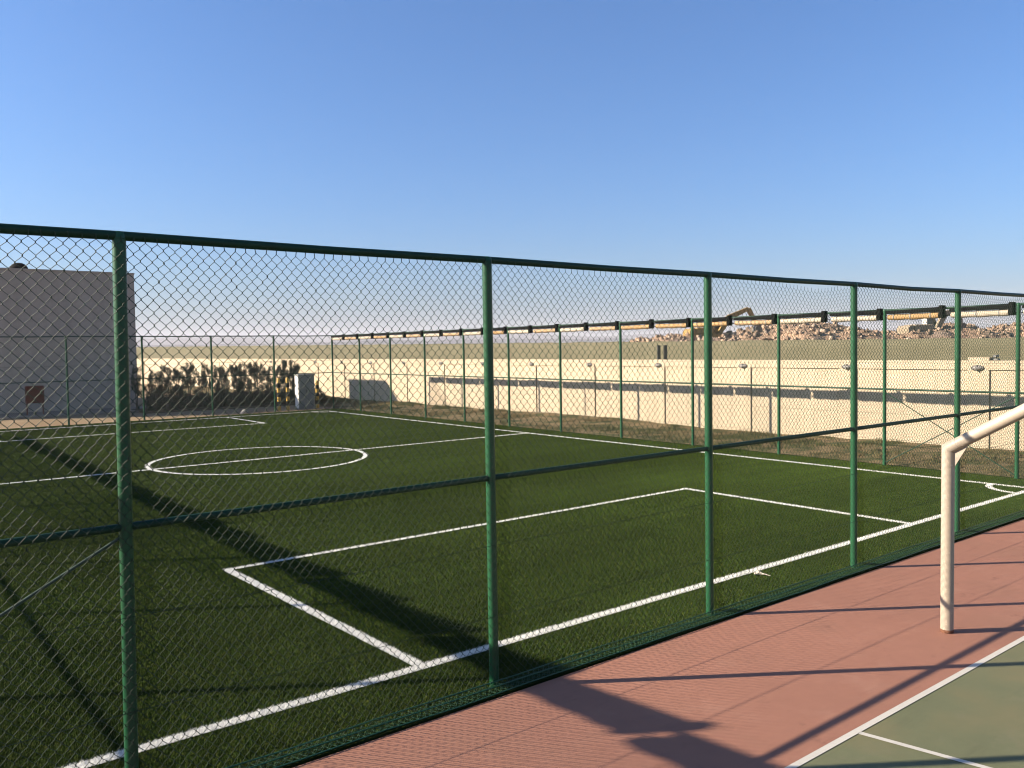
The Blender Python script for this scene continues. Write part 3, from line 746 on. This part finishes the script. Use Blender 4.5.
def digger(loc, rz, lab, body, boom_pts, cab_mat):
    root = empty('excavator', loc, rz); tag(root, lab, 'excavator', 'excavators working on the rubble heap')
    for sy in (-1.15, 1.15):
        m = MB(); m.prism([(-2.0, .2), (-1.75, 0), (1.75, 0), (2.0, .2), (2.0, .6), (1.75, .82), (-1.75, .82), (-2.0, .6)], sy-.3, sy+.3)
        t = m.obj('track', M['digger_dark'], root, smooth=False)
    m = MB(); m.box(-1.2, 1.2, -.84, .84, .35, .85); m.lathe([(.8, .85), (.8, 1.0)], 16); m.obj('undercarriage', M['digger_dark'], root, smooth=False)
    m = MB(); m.box(-2.1, 1.4, -1.25, 1.25, 1.0, 1.5, bev=.06); m.box(-2.0, .2, -1.2, 1.2, 1.5, 2.2, bev=.1); m.obj('body', M[body], root, smooth=False)
    m = MB(); m.prism([(-2.7, 1.15), (-2.105, 1.05), (-2.105, 2.1), (-2.5, 2.1), (-2.75, 1.8)], -1.2, 1.2); m.obj('counterweight', M[body], root, smooth=False)
    m = MB(); m.prism([(.22, 1.505), (1.5, 1.505), (1.55, 2.1), (1.2, 2.95), (.25, 2.95)], .25, 1.2); c_ = m.obj('cab', M[cab_mat], root, smooth=False)
    m = MB(); m.prism([(.35, 2.1), (1.44, 2.1), (1.15, 2.8), (.35, 2.8)], .235, .248); m.prism([(.35, 2.1), (1.44, 2.1), (1.15, 2.8), (.35, 2.8)], 1.202, 1.215)
    m.obj('window', M['glass'], c_, smooth=False)
    p0, p1, p2, p3, p4 = [Vector((x, -.2, z_)) for x, z_ in boom_pts]
    def beam(a, b, w0, w1):
        m = MB(); d = (b-a).normalized(); n = Vector((-d.z, 0, d.x)); V = []
        for p, w_ in ((a, w0), (b, w1)):
            for sy in (-.2, .2):
                for sn in (-1, 1): V.append(p+n*w_*sn+Vector((0, sy, 0)))
        m.add(V, [[0, 1, 3, 2], [4, 6, 7, 5], [0, 4, 5, 1], [2, 3, 7, 6], [0, 2, 6, 4], [1, 5, 7, 3]]); return m
    m = beam(p0, p1, .22, .32); m2 = beam(p1, p2, .32, .2); m.add(m2.v, m2.f); bo = m.obj('boom', M[body], root, smooth=False)
    m = beam(p2, p3, .26, .14); m.obj('stick', M[body], root, smooth=False)
    for seg in ([p0+Vector((.5, .35, .2)), (p0+p1)/2+Vector((.6, .35, .2)), p1+Vector((.1, .35, -.2))], [p1+Vector((.1, .3, .1)), p2+Vector((-.2, .3, .12))]):
        m = MB(); m.tube(seg, .07, 8); m.obj('hydraulic_ram', M['steel'], root)
    m = MB(); q0 = p3; m.prism([(q0.x-.15, q0.z+.1), (q0.x+.25, q0.z+.05), (p4.x+.35, p4.z+.2), (p4.x, p4.z), (p4.x-.55, p4.z+.15), (p4.x-.5, p4.z+.6)], -.75, .35); m.obj('bucket', M['steel'], root, smooth=False)
    return root
rzv = YAW-math.pi/2
p = frame_pt(22.6, 96, 2.75); digger(p, rzv+R(8), 'yellow excavator with raised bent boom behind the rubble, left of the other', 'digger', [(1.0, 1.4), (2.2, 3.3), (4.55, 4.3), (5.6, 2.4), (5.7, 1.5)], 'digger')
p = frame_pt(46.3, 94, 2.7); digger(p, rzv+R(5), 'pale dusty excavator reaching right across the rubble heap, right of the yellow one', 'digger_pale', [(1.0, 1.3), (2.0, 3.3), (3.6, 3.85), (3.95, 2.2), (3.95, 1.4)], 'far_white')

# distant hills
def hill_ring(name, dist, amp, base, seed, depth=500):
    az = np.linspace(YAW-1.5, YAW+1.5, 260); V = []; nr = 6
    for r_ in range(nr):
        f = r_/(nr-1); d = dist+depth*f
        h = (base+amp*vnoise(az*40, az*0+seed, .22, seed)+amp*.5*vnoise(az*40, az*0+seed, .8, seed+1))*math.sin(f*math.pi*.5)
        V.append(np.stack([np.cos(az)*d, np.sin(az)*d, h-.5], -1))
    n = len(az); i = np.arange(nr*n).reshape(nr, n); F = np.stack([i[:-1, :-1], i[:-1, 1:], i[1:, 1:], i[1:, :-1]], -1).reshape(-1, 4)
    tag(link(bpy.data.objects.new(name, raw_mesh(name, np.array(V).reshape(-1, 3), F, M['hills'], smooth=True))), kind='structure')
hill_ring('hills', 4000, 26, 52, 51)
hill_ring('hills', 2400, 14, 22, 61)
for i, (s_, d_, wd, hh, lab) in enumerate([(3, 620, 11, 4.2, 'tiny white far-off building on the plain, left of the other one'), (68, 640, 14, 4.0, 'tiny white far-off long building on the plain, right of the other one')]):
    p = frame_pt(s_, d_, 0); r0 = empty('distant_building', p, rzv); tag(r0, lab, 'building', 'far-off white buildings')
    m = MB(); m.box(-wd/2, wd/2, -3, 3, 0, hh); m.obj('wall', M['far_white'], r0, smooth=False)
    m = MB(); m.box(-wd/2-.2, wd/2+.2, -3.2, 3.2, hh+.002, hh+.5); m.obj('roof', M['far_white'], r0, smooth=False)
    for k in range(4):
        m = MB(); m.box(-wd/2+1.2+k*2.6, -wd/2+2.4+k*2.6, -3.05, -3.002, 1.2, 2.6); m.obj('window', M['glass'], r0, smooth=False)

# ------------------------------------------------------------------ basketball stand on the red border
bs = empty('basketball_stand', (8.79, 3.95, 0)); tag(bs, 'cream steel basketball stand with a bent arm on the red border', 'basketball stand')
pr = .062; zb = 1.90; sl_ = .60; reach = 1.75
m = MB(); m.tube([(0, 0, -.1), (0, 0, zb), (0, -.10, zb+.10*sl_)], pr, 28); m.obj('pole', M['cream_pole'], bs)
m = MB(); m.tube([(0, -.101, zb+.101*sl_), (0, -reach, zb+reach*sl_)], pr*.99, 28); m.obj('arm', M['cream_pole'], bs)
m = MB(); m.add([(-.006, -.055, zb-.04), (-.006, -.055, zb-.20), (-.006, -.20, zb+.055), (.006, -.055, zb-.04), (.006, -.055, zb-.20), (.006, -.20, zb+.055)], [[0, 1, 2], [3, 5, 4], [0, 3, 4, 1], [1, 4, 5, 2], [2, 5, 3, 0]]); m.obj('gusset', M['cream_pole'], bs, smooth=False)
m = MB(); m.lathe([(pr*1.0, .0), (pr*1.035, .004), (pr*1.035, .03), (pr*1.0, .034)], 24); m.obj('base_collar', M['rust'], bs)
zc = zb+reach*sl_
m = MB(); m.box(-.9, .9, -reach-.05, -reach-.02, zc-.25, zc+.80, bev=.008); b_ = m.obj('backboard', M['board'], bs, smooth=False)
m = MB()
for x0, x1, z0, z1 in ((-.30, .30, zc+.42, zc+.46), (-.30, .30, zc-.0, zc+.04), (-.30, -.26, zc+.042, zc+.418), (.26, .30, zc+.042, zc+.418)): m.box(x0, x1, -reach-.0545, -reach-.0505, z0, z1)
m.obj('target_square', M['black'], b_, smooth=False)
m = MB(); m.tube([(.228*math.cos(a_), -reach-.05-.15-.228+.228*math.sin(a_), zc-.02) for a_ in np.linspace(0, 2*math.pi, 25)], .009, 8); m.box(-.06, .06, -reach-.21, -reach-.052, zc-.05, zc); ri = m.obj('rim', M['orange_rim'], bs)
m = MB()
for k in range(12):
    a0 = k*math.pi/6
    for sg in (1, -1):
        m.tube([((.228-.10*f)*math.cos(a0+sg*f*.8), -reach-.428+(.228-.10*f)*math.sin(a0+sg*f*.8), zc-.03-.40*f) for f in np.linspace(0, 1, 6)], .003, 4, cap=False)
m.obj('net', M['net_white'], ri)

# litter on the turf
def scrap(pts, name, lab, loc, rz=0):
    m = MB(); n = len(pts)
    for (a, b, c, d) in pts: m.tube([a, b, c], d, 6)
    o = m.obj(name, M['litter'], None); o.scale = (.75,)*3; o.location = loc; o.rotation_euler.z = rz; tag(o, lab, 'litter')
scrap([((-.09, 0, .03), (-.02, .01, .06), (.05, -.02, .04), [.02, .035, .015]), ((.03, -.02, .05), (.10, -.06, .045), (.17, -.08, .03), [.012, .010, .004]), ((.0, .0, .05), (-.04, .06, .07), (-.05, .10, .04), [.02, .02, .01])],
      'torn_wrapper', 'crumpled pale scrap lying on the turf against the near white line', (9.15, 6.47, 0), R(-50))
scrap([((-.10, 0, .02), (0, .02, .05), (.10, 0, .03), [.012, .03, .012]), ((-.02, -.03, .04), (.03, 0, .055), (.05, .05, .03), [.01, .02, .008])],
      'paper_scrap', 'small white paper scrap on the turf beyond the penalty box line', (9.05, 12.1, 0), 0)
scrap([((-.3, 0, .06), (0, .05, .16), (.3, 0, .06), [.06, .17, .05]), ((.1, 0, .08), (.2, .1, .22), (.34, .05, .1), [.05, .10, .04])],
      'sandbag', 'pale grey sack lying at the foot of the far fence', (15.1, 40.15, -.05), .3)

# ------------------------------------------------------------------ dusty air
hz = MB(); hz.box(-4600, 4600, -4600, 4600, -1.5, 100)
hm = bpy.data.materials.new('haze'); hm.use_nodes = True; hn = hm.node_tree
hn.nodes.remove(hn.nodes['Principled BSDF']); pvn = hn.nodes.new('ShaderNodeVolumePrincipled')
pvn.inputs['Color'].default_value = (.98, .95, 1.0, 1); pvn.inputs['Density'].default_value = .00016; pvn.inputs['Anisotropy'].default_value = .0
hn.links.new(pvn.outputs[0], hn.nodes['Material Output'].inputs['Volume'])
USE_HAZE = True
if USE_HAZE: tag(hz.obj('haze', hm, smooth=False), 'thin dusty haze hanging in the air over the whole site', 'haze', kind='stuff')
